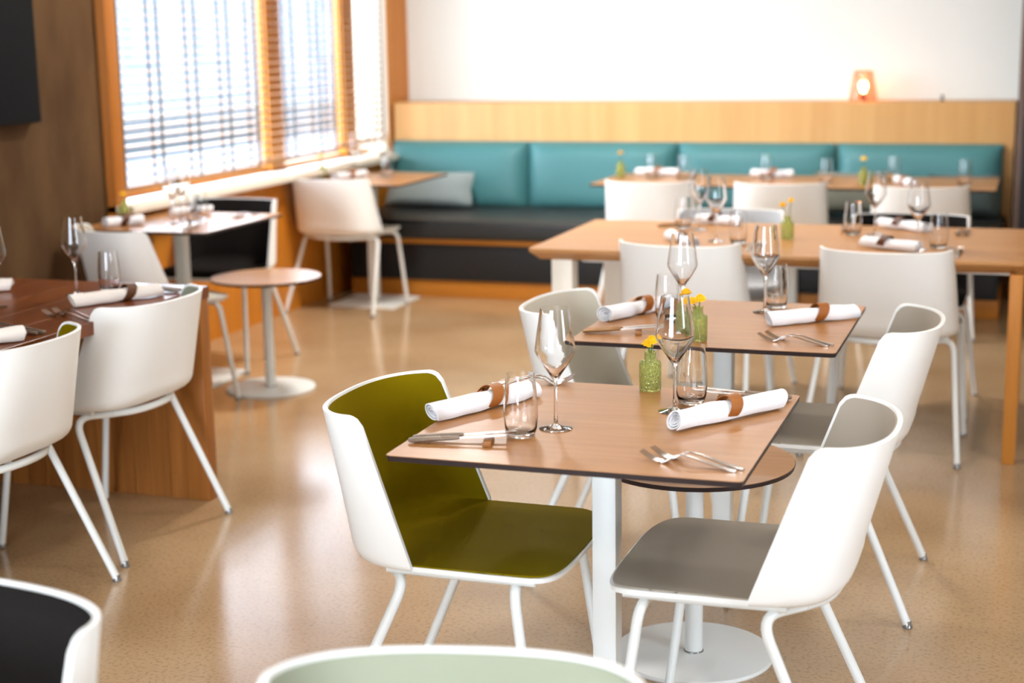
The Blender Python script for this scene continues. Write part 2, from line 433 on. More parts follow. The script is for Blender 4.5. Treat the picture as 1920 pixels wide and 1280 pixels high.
# outside the window
struct('ground', boxm(-80, -4.6, -30, 160, -.35, -.15), 'outside_paving', label='bright paving outside the window')
o = obj('garden_wall', boxm(-13.2, -12.8, -5, 70, -.15, .42, .01), 'outside_dark'); tag(o, 'low dark garden wall outside seen through the blinds', 'wall')
hs = thing('neighbour_building', 'pale building across the street seen through the blinds', 'building', (-24, 20, -.15))
obj('facade', boxm(-4, 0, -16, 110, 0, 7), 'outside_wall', hs)
for i in range(28):
    wnd = obj('facade_window', boxm(0, .04, -14+i*4, -12.4+i*4, 1.0, 2.6), 'outside_window', hs)

# ---------------------------------------------------------------- television
tv = thing('television', 'black flat television on the concrete wall', 'television', (-4.125, 5.11, 1.22))
obj('case', boxm(0, .05, -.64, .64, 0, .74, .006), 'tv_black', tv)
obj('screen', boxm(.05, .052, -.625, .625, .02, .725), 'tv_screen', tv)

# ---------------------------------------------------------------- banquette
bq = thing('banquette', 'teal and black upholstered banquette along the back wall', 'bench', (0, 0, 0))
BX0, BX1 = -4.0, -.17
obj('plinth', boxm(BX0, BX1, 8.70, 9.6, 0, .105, .003), 'oak_plinth', bq)
obj('base_panel', boxm(BX0+.01, BX1-.01, 8.685, 9.6, .105, .33, .004), 'black_panel', bq)
obj('trim_strip', boxm(BX0+.0, BX1, 8.67, 9.6, .33, .357, .002), 'oak_plinth', bq)
obj('seat_cushion', boxm(-4.06, BX1, 8.64, 9.56, .357, .475, .03, 4), 'black_leather', bq)
def back_cushion(x0, x1, y0, y1, z0, z1):
    bm = bmesh.new(); nx, nz = 18, 12; W, H = x1-x0, z1-z0
    F_ = []
    for j in range(nz+1):
        row = []
        for i in range(nx+1):
            u, v = i/nx*2-1, j/nz*2-1
            puff = (1-abs(u)**6)*(1-abs(v)**5)
            y = y1-(y1-y0)*(.45+.55*puff**.6) if puff > 0 else y1-(y1-y0)*.45
            row.append(bm.verts.new((x0+W*(u*(1-.0*abs(v))+1)/2, y+.05*(v*.5+.5), z0+H*(v+1)/2)))
        F_.append(row)
    grid_faces(bm, F_)
    ext = bmesh.ops.extrude_edge_only(bm, edges=[e for e in bm.edges if e.is_boundary])
    for v_ in [g for g in ext['geom'] if isinstance(g, bmesh.types.BMVert)]: v_.co.y = y1+.04
    bmesh.ops.holes_fill(bm, edges=[e for e in bm.edges if e.is_boundary])
    return mesh_of('back_cushion', bm, 60)
CX = [-4.06, -3.113, -2.136, -1.158, -.193]
for i in range(4):
    obj('back_cushion', back_cushion(CX[i]+.006, CX[i+1]-.006, 9.43, 9.575, .45, .883), 'teal_leather', bq)
obj('back_panel', boxm(-4.07, -.14, 9.62, 9.66, .0, 1.128, .003), 'oak_back', bq)
obj('ledge', boxm(-4.07, -.14, 9.66, BY-.005, 1.10, 1.128, .002), 'oak_back', bq)

def pillow(name, label, x, y, z, W, H, T, mat, rx, rz):
    bm = bmesh.new(); n = 12
    for s in (1, -1):
        G = []
        for j in range(n+1):
            row = []
            for i in range(n+1):
                u, v = i/n*2-1, j/n*2-1
                k = max(0, (1-u**4)*(1-v**4))**.55
                pin = 1-.07*(1-abs(u*v)**.7)*max(abs(u), abs(v))**4
                row.append(bm.verts.new((u*W/2*pin, s*T/2*k, H/2*(v*pin)+H/2)))
            G.append(row)
        grid_faces(bm, G)
    bmesh.ops.remove_doubles(bm, verts=bm.verts, dist=.0005)
    o = obj(name, mesh_of(name, bm, 80), mat, None, (x, y, z), (rx, 0, rz))
    return tag(o, label, 'cushion', 'loose cushions on the banquette')
pillow('throw_pillow', 'pale grey cushion leaning in the window corner of the banquette', -3.70, 9.26, .49, .60, .22, .13, 'grey_pillow', math.radians(-14), 0)
pillow('throw_pillow', 'striped grey cushion on the banquette between the two right white chairs', -1.03, 9.28, .49, .46, .25, .13, 'stripe_pillow', math.radians(-14), 0)
pillow('throw_pillow', 'dark green-grey cushion at the right end of the banquette', -.40, 9.30, .49, .40, .24, .12, 'dark_pillow', math.radians(-14), 0)

# table lamp on the ledge
lp = thing('table_lamp', 'small glowing lamp with pink glass shade on the oak ledge', 'lamp', (-1.035, 9.79, 1.128))
obj('shade', lathe(bmesh.new(), [(.088, .0), (.088, .004), (.062, .172), (.056, .184), (.05, .186), (.0495, .183), (.0555, .180), (.0595, .170), (.0855, .004), (.0855, 0), (.088, 0)], 32), 'pink_glass', lp)
obj('holder', lathe(bmesh.new(), [(0, 0), (.03, 0), (.03, .008), (.016, .014), (.014, .05), (0, .05)], 20), 'brass', lp)
obj('bulb', lathe(bmesh.new(), [(0, .048), (.012, .05), (.018, .066), (.025, .085), (.024, .102), (.014, .116), (0, .12)], 20), 'bulb_glow', lp)
o = obj('ledge_hook', lathe(bmesh.new(), [(0, 0), (.016, 0), (.014, .006), (.006, .01), (.006, .022), (.011, .026), (.010, .034), (0, .036)], 14), 'dark_column', None, (-.565, 9.76, 1.128))
tag(o, 'tiny dark knob standing on the oak ledge', 'knob')

# ---------------------------------------------------------------- chairs
def resample(P, n):
    d = [0]
    for a, b in zip(P[:-1], P[1:]): d.append(d[-1]+math.hypot(a[0]-b[0], a[1]-b[1]))
    out = []; j = 0
    for i in range(n):
        t = i/(n-1); t = d[-1]*(.4*t+.6*(.5-.5*math.cos(PI*t)))
        while j < len(d)-2 and d[j+1] < t: j += 1
        f = (t-d[j])/max(1e-9, d[j+1]-d[j]); a, b = P[j], P[j+1]
        out.append((a[0]+(b[0]-a[0])*f, a[1]+(b[1]-a[1])*f))
    return out
def resample_u(P, n):
    d = [0]
    for a, b in zip(P[:-1], P[1:]): d.append(d[-1]+math.hypot(a[0]-b[0], a[1]-b[1]))
    out = []; j = 0
    for i in range(n):
        t = d[-1]*i/(n-1)
        while j < len(d)-2 and d[j+1] < t: j += 1
        f = (t-d[j])/max(1e-9, d[j+1]-d[j]); a, b = P[j], P[j+1]
        out.append((a[0]+(b[0]-a[0])*f, a[1]+(b[1]-a[1])*f))
    return out
def ucurve(wd, yb, yt, ex, n, ins=0.):
    P = []
    for i in range(401):
        a = (i/400*2-1)*PI/2; s, c = math.sin(a), math.cos(a)
        P.append((wd*math.copysign(abs(s)**(2/ex), s), yt-(yt-yb)*max(0, c)**(2/ex)))
    P = resample_u(P, 1001)
    L = sum(math.hypot(a[0]-b[0], a[1]-b[1]) for a, b in zip(P[:-1], P[1:])); k = int(round(ins/L*1000))
    return resample(P[k:1001-k], n)
def fcurve(wd, y0, y1, ex, n):
    P = []
    for i in range(401):
        a = (i/400*2-1)*PI/2; s, c = math.sin(a), math.cos(a)
        P.append((wd*math.copysign(abs(s)**(2/ex), s), y0+(y1-y0)*max(0, c)**(2/ex)))
    return resample(P, n)
NU = 41
def shell_grid(ins=0.):
    Bc = ucurve(.246, -.235, -.055, 3.2, NU, ins)
    Tc = ucurve(.228, -.305, -.172, 2.4, NU, ins)
    Fc = fcurve(.246-ins, .13, .252-ins, 4.0, NU)
    Z0 = .468
    rows = []
    cols = []
    # arclength from tip along top
    L = [0]
    for a, b in zip(Tc[:-1], Tc[1:]): L.append(L[-1]+math.hypot(a[0]-b[0], a[1]-b[1]))
    for i in range(NU):
        u = i/(NU-1)*2-1; a = u*PI/2
        p = Vector((*Bc[i], 0)); t0 = Vector((*Bc[max(0, i-1)], 0)); t1 = Vector((*Bc[min(NU-1, i+1)], 0))
        tg = (t1-t0).normalized(); nrm = Vector((-tg.y, tg.x, 0))
        if nrm.dot(Vector((0, .1, 0))-p) < 0: nrm = -nrm
        r = .004+.05*math.cos(a)**2
        f = Vector((*Fc[i], 0)); q = p+nrm*r
        col = []
        NS = 9
        for k in range(NS):
            v = k/NS; pt = f.lerp(q, v)
            edge = max(0., (pt.y-.17)/.08)
            dish = -.010*max(0, 1-(pt.x/.24)**2)*min(1, max(0, (.25-pt.y)/.15))
            col.append(Vector((pt.x, pt.y, Z0+dish-.012*edge**2)))
        NF = 6
        for k in range(NF+1):
            th = PI/2*k/NF
            dish = -.010*max(0, 1-(q.x/.24)**2)*(1-k/NF)
            c = q-nrm*(r*math.sin(th))
            col.append(Vector((c.x, c.y, Z0+r-r*math.cos(th)+dish)))
        e = min(L[i], L[-1]-L[i]); rc = .026
        dz = rc-math.sqrt(max(0, rc*rc-(rc-e)**2)) if e < rc else 0.
        zr = .784-.005*math.cos(a); zt = zr-dz*.9-ins
        base = col[-1]; top = Vector((*Tc[i], zr))
        full = top.z-base.z
        NB = 11
        for k in range(1, NB+1):
            v = k/NB; vv = v*(zt-base.z)/full
            pt = base.lerp(top, vv)
            col.append(pt)
        cols.append(col)
    return cols          # [NU][nv]
def grid_normals(C):
    nu, nv = len(C), len(C[0]); N = [[None]*nv for _ in range(nu)]
    for i in range(nu):
        for j in range(nv):
            du = C[min(nu-1, i+1)][j]-C[max(0, i-1)][j]; dv = C[i][min(nv-1, j+1)]-C[i][max(0, j-1)]
            n = du.cross(dv)
            N[i][j] = n.normalized()
    mid = N[nu//2][2]
    if mid.z < 0: N = [[-n for n in r] for r in N]
    return N
def make_shell_meshes():
    C = shell_grid(); N = grid_normals(C); nu, nv = len(C), len(C[0])
    bm = bmesh.new(); TH = .010
    A = [[bm.verts.new(C[i][j]) for j in range(nv)] for i in range(nu)]
    B = [[bm.verts.new(C[i][j]-N[i][j]*TH) for j in range(nv)] for i in range(nu)]
    grid_faces(bm, A); grid_faces(bm, B)
    loop = [(i, 0) for i in range(nu)]+[(nu-1, j) for j in range(1, nv)]+[(i, nv-1) for i in range(nu-2, -1, -1)]+[(0, j) for j in range(nv-2, 0, -1)]
    for (a, b), (c, d) in zip(loop, loop[1:]+loop[:1]): bm.faces.new((A[a][b], A[c][d], B[c][d], B[a][b]))
    shell = mesh_of('shell', bm, 50)
    # upholstery: slightly smaller copy, raised from the shell
    C2 = shell_grid(.006); N = grid_normals(C2)
    bm = bmesh.new()
    A = [[bm.verts.new(C2[i][j]+N[i][j]*.0035) for j in range(nv)] for i in range(nu)]
    B = {}
    grid_faces(bm, A)
    for (i, j) in loop: B[(i, j)] = bm.verts.new(C2[i][j]-N[i][j]*.001)
    for p, q in zip(loop, loop[1:]+loop[:1]): bm.faces.new((A[p[0]][p[1]], A[q[0]][q[1]], B[q], B[p]))
    pad = mesh_of('upholstery', bm, 50)
    return shell, pad
SHELL, PAD = make_shell_meshes()
TR = .0112
def leg_mesh(sx_, rear):
    bm = bmesh.new()
    if rear: pts = rounded([(sx_*.150, -.150, .435), (sx_*.238, -.075, .437), (sx_*.284, -.262, .012)], .055, 7)
    else: pts = rounded([(sx_*.150, .150, .435), (sx_*.236, .165, .437), (sx_*.262, .222, .012)], .05, 7)
    return mesh_of('leg', tube(bm, pts, TR, 12), 60)
def glide_mesh(sx_, rear):
    x, y = (sx_*.2845, -.2635) if rear else (sx_*.262, .2225)
    bm = lathe(bmesh.new(), [(0, 0), (.0125, 0), (.0135, .004), (.010, .010), (.0095, .02), (0, .02)], 14)
    for v in bm.verts: v.co += Vector((x, y, 0))
    return mesh_of('glide', bm, 40)
LEGS = {(s, r): (leg_mesh(s, r), glide_mesh(s, r)) for s in (-1, 1) for r in (0, 1)}
def bar_mesh(rear):
    if rear: pts = smooth_path([(-.150, -.150, .435), (-.09, -.187, .435), (0, -.2, .435), (.09, -.187, .435), (.150, -.150, .435)])
    else: pts = [(-.150, .150, .435), (.150, .150, .435)]
    return mesh_of('crossbar', tube(bmesh.new(), pts, TR, 12), 60)
BARS = {0: bar_mesh(0), 1: bar_mesh(1)}
RAILS = {s: mesh_of('side_rail', tube(bmesh.new(), rounded([(s*.213, -.125, .450), (s*.216, .02, .449), (s*.213, .205, .449)], .05, 4), .0095, 10), 60) for s in (-1, 1)}
def chair(label, x, y, deg, felt, group):
    c = thing('shell_chair', label, 'chair', (x, y, 0), math.radians(deg), group)
    obj('shell', SHELL, 'white_shell', c)
    u = obj('upholstery', PAD, felt, c); u['label'] = felt.split('_')[0]+' coloured inner lining of the shell'
    for k, (lm, gm) in LEGS.items():
        lo = obj('leg', lm, 'white_metal', c); obj('glide', gm, 'clear_glide', lo)
    for b in BARS.values(): obj('crossbar', b, 'white_metal', c)
    for r in RAILS.values(): obj('side_rail', r, 'white_metal', c)
    return c
chair('white shell chair with olive inside at the nearest small table', -1.147, 3.11, -90, 'olive_felt', 'chairs at the small square tables')
chair('white shell chair with taupe inside at the nearest small table', -.55, 3.108, 90, 'taupe_felt', 'chairs at the small square tables')
chair('white shell chair with pale sand inside left of the second small table', -1.115, 4.36, -90, 'sand_felt', 'chairs at the small square tables')
chair('white shell chair with grey inside right of the second small table', -.535, 4.30, 90, 'taupe_felt', 'chairs at the small square tables')
chair('white shell chair seen from behind at the far end of the dark wood table', -2.80, 4.165, 86, 'sage_felt', 'chairs at the dark wood table')
chair('white shell chair with olive inside at the left picture edge', -2.785, 3.47, 88, 'olive_felt', 'chairs at the dark wood table')
chair('white shell chair on the near side of the long oak table, left one', -1.255, 5.92, -6, 'sand_felt', 'chairs at the long oak table')
chair('white shell chair on the near side of the long oak table, right one', -.50, 5.90, -2.5, 'sand_felt', 'chairs at the long oak table')
chair('pale grey lined chair behind the long oak table, left one', -1.28, 6.60, 180, 'cloudgrey_felt', 'chairs at the long oak table')
chair('charcoal lined chair behind the long oak table, right one', -.50, 6.56, 180, 'charcoal_felt', 'chairs at the long oak table')
chair('white chair back at the leftmost banquette table', -1.98, 8.33, 0, 'sand_felt', 'chairs facing the banquette')
chair('white chair back at the middle banquette table', -1.30, 8.35, 7, 'sand_felt', 'chairs facing the banquette')
chair('white chair back at the rightmost banquette table', -.56, 8.28, 0, 'sand_felt', 'chairs facing the banquette')
chair('white shell chair in the window corner seen from behind', -3.79, 8.22, -4, 'sand_felt', 'chairs by the window')
chair('beige looking chair back in front of the concrete wall', -3.63, 5.86, -28, 'sand_felt', 'chairs by the window')
chair('charcoal lined chair facing the viewer at the window table', -3.77, 6.64, 180, 'charcoal_felt', 'chairs by the window')
chair('blurred sage lined chair at the bottom edge of the picture', -.61, 1.48, 193, 'sage_felt', 'foreground chairs')
chair('blurred charcoal lined chair in the bottom left corner', -1.442, 1.522, 172, 'charcoal_felt', 'foreground chairs')

# ---------------------------------------------------------------- tables
def rrect(bm, x0, x1, y0, y1, z0, z1, r=.012, ch=.0):
    pts = []
    for cx, cy, a0 in ((x1-r, y1-r, 0), (x0+r, y1-r, 90), (x0+r, y0+r, 180), (x1-r, y0+r, 270)):
        for k in range(5):
            a = math.radians(a0+k*22.5); pts.append((cx+r*math.cos(a), cy+r*math.sin(a)))
    mx, my = (x0+x1)/2, (y0+y1)/2
    lo = [bm.verts.new((mx+(p[0]-mx)*(1-2*ch/(x1-x0)), my+(p[1]-my)*(1-2*ch/(y1-y0)), z0)) for p in pts]
    hi = [bm.verts.new((*p, z1)) for p in pts]; n = len(pts)
    for i in range(n): bm.faces.new((lo[i], lo[(i+1) % n], hi[(i+1) % n], hi[i]))
    bm.faces.new(lo[::-1]); bm.faces.new(hi)
    return bm
TW, TD, TZ = .719, .731, .74
SQ = None
def square_table(label, x0, y0, tw=TW, td=TD, group='small square tables'):
    t = thing('square_table', label, 'table', (x0+tw/2, y0+td/2, 0), 0, group)
    obj('tabletop', rrect(bmesh.new(), -tw/2, tw/2, -td/2, td/2, TZ-.0125, TZ-.0012, .012, .002), 'dark_core', t)
    v = obj('veneer', rrect(bmesh.new(), -tw/2+.0008, tw/2-.0008, -td/2+.0008, td/2-.0008, TZ-.0012, TZ, .012), 'laminate_oak', t); v['label'] = 'pale wood top layer'
    obj('mounting_plate', boxm(-.13, .13, -.13, .13, TZ-.021, TZ-.0125, .002), 'white_metal', t)
    obj('column', boxm(-.0265, .0265, -.0265, .0265, .008, TZ-.021, .003), 'white_metal', t)
    obj('base_plate', rrect(bmesh.new(), -.21, .21, -.21, .21, 0, .008, .01), 'white_metal', t)
    return t
T1 = (-1.2088, 2.7532); T2 = (-1.1905, 3.9754)
square_table('small square table between the olive and the taupe chair', *T1)
square_table('second small square table behind the nearest one', *T2)
square_table('square window table in front of the concrete wall', -4.075, 5.90, .68, .74)
square_table('square table in the window corner beside the banquette', -4.075, 8.06, .68, .78)
for i, s in enumerate(('leftmost', 'middle', 'rightmost')):
    square_table('%s of three joined tables along the banquette' % s, -2.352+i*.7185, 8.29, .716, .70, 'tables along the banquette')
square_table('nearest table corner in the lower left of the picture', -1.98, .78, .72, .78)

def round_table(label, x, y, m):
    t = thing('round_side_table', label, 'side table', (x, y, 0), 0, 'low round side tables')
    R, Z = .247, .515
    obj('tabletop', lathe(bmesh.new(), [(0, Z-.012), (R-.003, Z-.012), (R, Z-.002), (R-.001, Z-.001), (0, Z-.001)], 56), 'dark_core', t)
    obj('veneer', lathe(bmesh.new(), [(0, Z-.001), (R-.0015, Z-.001), (R-.0015, Z), (0, Z)], 56), m, t)
    obj('column', lathe(bmesh.new(), [(0, .012), (.0225, .012), (.0225, Z-.018), (.05, Z-.016), (.05, Z-.012), (0, Z-.012)], 24), 'white_metal', t)
    obj('collar', lathe(bmesh.new(), [(.0225, .0122), (.0255, .0122), (.0245, .015), (.0225, .0155)], 24), 'clear_glide', t)
    obj('base_plate', lathe(bmesh.new(), [(0, 0), (.200, 0), (.202, .004), (.200, .011), (.197, .012), (0, .012)], 56), 'white_metal', t)
round_table('low round side table behind the nearest square table', -.775, 3.68, 'laminate_round')
round_table('low round side table by the dark wood table', -3.255, 6.168, 'laminate_round')

# long oak table
lt = thing('long_table', 'long oak table with chamfered edge in front of the banquette', 'table', (-.95, 6.21, 0), 0, 'long wooden tables')
obj('tabletop', rrect(bmesh.new(), -.92, .92, -.49, .49, TZ-.045, TZ-.012, .004, .035), 'oak_long', lt)
obj('top_board', rrect(bmesh.new(), -.92, .92, -.49, .49, TZ-.012, TZ, .004), 'oak_long', lt)
for yy in (-.41, .36): obj('leg', boxm(-.84, -.755, yy-.04, yy+.045, 0, TZ-.045, .004), 'sill_cream', lt)
for yy in (-.462, .462): o = obj('leg', boxm(.872, .918, yy-.022, yy+.022, 0, TZ-.045, .003), 'oak_frame', lt); o['label'] = 'slim oak leg'
obj('apron', boxm(-.76, .87, -.3, .3, TZ-.075, TZ-.045, .004), 'white_metal', lt)

# dark wood table on the left
dt = thing('dark_wood_table', 'dark oiled wood table with slab end on the left', 'table', (-3.12, 3.35, 0), 0, 'long wooden tables')
px = [-.49+.965*i/6 for i in range(7)]
for a, b in zip(px[:-1], px[1:]): obj('plank', boxm(a+.0004, b-.0004, -1.25, 1.25, TZ-.04, TZ, .0015, 1), 'walnut_top', dt)
sxs = [-.47, -.41, -.33, -.26, -.19, -.11, -.05, .03, .10, .18, .24, .32, .39]
for a, b in zip(sxs[:-1], sxs[1:]): obj('stave', boxm(a+.0004, b-.0004, 1.19, 1.24, 0, TZ-.04, .0015, 1), 'walnut_stave', dt)
obj('end_post', boxm(.39, .472, 1.185, 1.246, 0, TZ-.04, .003), 'walnut_stave', dt)
for a, b in zip(sxs[:-1], sxs[1:]): obj('stave', boxm(a+.0004, b-.0004, -1.2, -1.145, 0, TZ-.04, .0015, 1), 'walnut_stave', dt)

# ---------------------------------------------------------------- tableware meshes
def wine_mesh():
    outer = [(0, 0), (.034, 0), (.0355, .0012), (.030, .003), (.012, .0065), (.0048, .012), (.0036, .03), (.0034, .085), (.0048, .103),
             (.012, .116), (.0265, .137), (.0400, .160), (.0428, .168), (.0425, .175), (.0385, .205), (.0325, .245), (.0305, .258)]
    inner = [(.0295, .258), (.0315, .245), (.0375, .205), (.0413, .175), (.0416, .169), (.0388, .161), (.0253, .139), (.0108, .1185), (.003, .112), (0, .111)]
    return mesh_of('wine_glass', lathe(bmesh.new(), outer+inner, 36), 60)
def tumbler_mesh():
    outer = [(0, 0), (.025, 0), (.0285, .002), (.0335, .018), (.036, .045), (.0355, .07), (.0325, .105), (.0298, .132)]
    inner = [(.0286, .132), (.0312, .105), (.0342, .07), (.0346, .045), (.032, .02), (.0265, .010), (0, .009)]
    return mesh_of('tumbler', lathe(bmesh.new(), outer+inner, 36), 60)
WINE, TUMB = wine_mesh(), tumbler_mesh()
def napkin_mesh(L=.30, seed=1):
    rnd = random.Random(seed); bm = bmesh.new(); turns = 3.2; n = 96; th = .0018; nx = 28
    off = [rnd.uniform(-.004, .004) for _ in range(nx+1)]; ph = rnd.uniform(0, 6); p2 = rnd.uniform(0, 6)
    G1, G2 = [], []
    for i in range(nx+1):
        x = (i/nx-.5)*L; r1, r2 = [], []
        pinch = 1-.14*math.exp(-((x-.01)/.035)**2)+.05*math.sin(p2+x*23)+.02*math.sin(ph+x*71)
        for k in range(n):
            t = k/(n-1); a = math.radians(222)-2*PI*turns*(1-t)
            r = (.0045+.0185*t)*pinch*(1+.045*math.sin(ph+x*31+a*2)+.03*math.sin(p2-x*55+a*3))
            xx = x+(off[i] if i in (0, nx) else 0)+(.007*math.sin(a+ph)+.01*(1-t) if i in (0, nx) else 0)
            r1.append(bm.verts.new((xx, r*math.cos(a), .0245+r*math.sin(a)*.94)))
            r_ = r-th
            r2.append(bm.verts.new((xx, r_*math.cos(a), .0245+r_*math.sin(a)*.94)))
        G1.append(r1); G2.append(r2)
    grid_faces(bm, G1); grid_faces(bm, G2)
    loop = [(0, k) for k in range(n)]+[(i, n-1) for i in range(1, nx+1)]+[(nx, k) for k in range(n-2, -1, -1)]+[(i, 0) for i in range(nx-1, 0, -1)]
    for (a, b), (c, d) in zip(loop, loop[1:]+loop[:1]): bm.faces.new((G1[a][b], G1[c][d], G2[c][d], G2[a][b]))
    mn = min(v.co.z for v in bm.verts)
    for v in bm.verts: v.co.z -= mn
    return mesh_of('napkin', bm, 70)
NAPS = [napkin_mesh(.30, s) for s in (1, 2, 3)]
def ring_mesh():
    bm = bmesh.new(); W, R, th = .034, .0262, .0016; n = 34
    G1, G2 = [], []
    for k in range(n+1):
        a = math.radians(-60+k*300/n+60); tw = .012*math.sin(a*1.0)
        r1, r2 = [], []
        for j in range(4):
            x = (j/3-.5)*W+tw
            r1.append(bm.verts.new((x, (R+th)*math.cos(a), .0262+(R+th)*math.sin(a)*.95)))
            r2.append(bm.verts.new((x, R*math.cos(a), .0262+R*math.sin(a)*.95)))
        G1.append(r1); G2.append(r2)
    grid_faces(bm, G1); grid_faces(bm, G2)
    m_, q = len(G1)-1, 3
    loop = [(0, k) for k in range(q+1)]+[(i, q) for i in range(1, m_+1)]+[(m_, k) for k in range(q-1, -1, -1)]+[(i, 0) for i in range(m_-1, 0, -1)]
    for (a, b), (c, d) in zip(loop, loop[1:]+loop[:1]): bm.faces.new((G1[a][b], G1[c][d], G2[c][d], G2[a][b]))
    for v in bm.verts: v.co.z = max(v.co.z, .0004)
    return mesh_of('band', bm, 60)
def tail_mesh():
    # pointed strap end lying down from the band onto the table
    bm = bmesh.new(); T, B = [], []
    for x, y, z, wd in ((0, .022, .040, .017), (-.010, .033, .030, .017), (-.022, .044, .017, .016), (-.036, .056, .008, .013), (-.050, .066, .004, .008), (-.060, .073, .003, .002)):
        d = Vector((.75, .65, 0))*wd
        for z_, arr in ((.0010, T), (-.0008, B)): arr.append([bm.verts.new(Vector((x, y, z+z_))-d), bm.verts.new(Vector((x, y, z+z_+.001))), bm.verts.new(Vector((x, y, z+z_))+d)])
    grid_faces(bm, T); grid_faces(bm, B); n = len(T)-1
    for i in range(n):
        for c in (0, 2): bm.faces.new((T[i][c], T[i+1][c], B[i+1][c], B[i][c]))
    for e in (0, n):
        for c in (0, 1): bm.faces.new((T[e][c], T[e][c+1], B[e][c+1], B[e][c]))
    return mesh_of('strap_end', bm, 50)
RING, TAILS = ring_mesh(), [tail_mesh()]
def strip(bm, line, widths, th):
    T, B = [], []
    for (x, yo, z), wd in zip(line, widths):
        T.append([bm.verts.new((x, yo-wd/2, z+th)), bm.verts.new((x, yo, z+th*1.25)), bm.verts.new((x, yo+wd/2, z+th))])
        B.append([bm.verts.new((x, yo-wd/2, z)), bm.verts.new((x, yo, z)), bm.verts.new((x, yo+wd/2, z))])
    grid_faces(bm, T); grid_faces(bm, B); n = len(T)-1
    for i in range(n):
        for c in (0, 2): bm.faces.new((T[i][c], T[i+1][c], B[i+1][c], B[i][c]))
    for e in (0, n):
        for c in (0, 1): bm.faces.new((T[e][c], T[e][c+1], B[e][c+1], B[e][c]))
def fork_meshes():
    bm = bmesh.new()
    xs = [0, .01, .03, .06, .09, .115, .130, .142, .152]
    zs = [.0005, .001, .0035, .009, .0155, .0175, .0135, .005, .0008]
    ws = [.010, .0135, .013, .0105, .0075, .0065, .0105, .019, .0225]
    strip(bm, [(x, 0, z) for x, z in zip(xs, zs)], ws, .0026)
    hm = mesh_of('handle', bm, 60)
    bm = bmesh.new()
    for k in range(4):
        y = (-.0085, -.0028, .0028, .0085)[k]
        strip(bm, [(.150, y, .0009), (.165, y, .0022), (.182, y, .008), (.200, y*.96, .0175)], [.0046, .0036, .0032, .0016], .0018)
    return hm, mesh_of('tines', bm, 60)
FORK = fork_meshes()
def knife_meshes():
    bm = bmesh.new(); pts = [(x, 0, .006) for x in (0, .004, .03, .07, .10, .106)]
    tube(bm, pts, [.0045, .0062, .0068, .0062, .0052, .004], 12)
    for v in bm.verts: v.co.y *= 1.25; v.co.z = .006+(v.co.z-.006)*.8
    h = mesh_of('handle', bm, 60)
    bm = bmesh.new()
    strip(bm, [(.10, 0, .005), (.115, 0, .005), (.15, .001, .005), (.19, .001, .005), (.208, 0, .005), (.216, -.002, .005)], [.007, .012, .0165, .0175, .012, .002], .0016)
    return h, mesh_of('blade', bm, 50)
KNIFE = knife_meshes()
def vase_meshes():
    outer = [(0, 0), (.0235, 0), (.0255, .003), (.0258, .062), (.0245, .068), (.0150, .073), (.0136, .077), (.0136, .089), (.0160, .092)]
    inner = [(.0145, .092), (.0120, .089), (.0120, .077), (.0132, .072), (.0225, .066), (.0236, .062), (.0234, .008), (.021, .006), (0, .006)]
    return mesh_of('vase', lathe(bmesh.new(), outer+inner, 28), 50)
VASE = vase_meshes()
def bloom_mesh(seed=0, R=.0185):
    rnd = random.Random(seed); bm = bmesh.new()
    for ring in range(6):
        n = 18-ring*2; el = math.radians(-8+ring*15)
        for k in range(n):
            a = 2*PI*(k+ring*.5)/n+rnd.uniform(-.08, .08); L = R*(1-.06*ring)*rnd.uniform(.9, 1.05); wd = .0034
            d = Vector((math.cos(a)*math.cos(el), math.sin(a)*math.cos(el), math.sin(el)*.8)); s = Vector((-math.sin(a), math.cos(a), 0))*wd
            b = Vector((0, 0, ring*.0012)); up = Vector((0, 0, .0018))
            v = [bm.verts.new(p) for p in (b+d*.004-s*.4, b+d*L*.7-s-up*.5, b+d*L-up, b+d*L*.7+s-up*.5, b+d*.004+s*.4, b+d*L*.6+up)]
            for i in range(5): bm.faces.new((v[i], v[(i+1) % 5], v[5]))
            bm.faces.new(v[:5][::-1])
    return mesh_of('bloom', bm, 20)
BLOOM = [bloom_mesh(0), bloom_mesh(1, .016)]
CORE = mesh_of('flower_centre', lathe(bmesh.new(), [(0, -.005), (.009, -.003), (.0125, .002), (.009, .009), (0, .0115)], 12), 60)

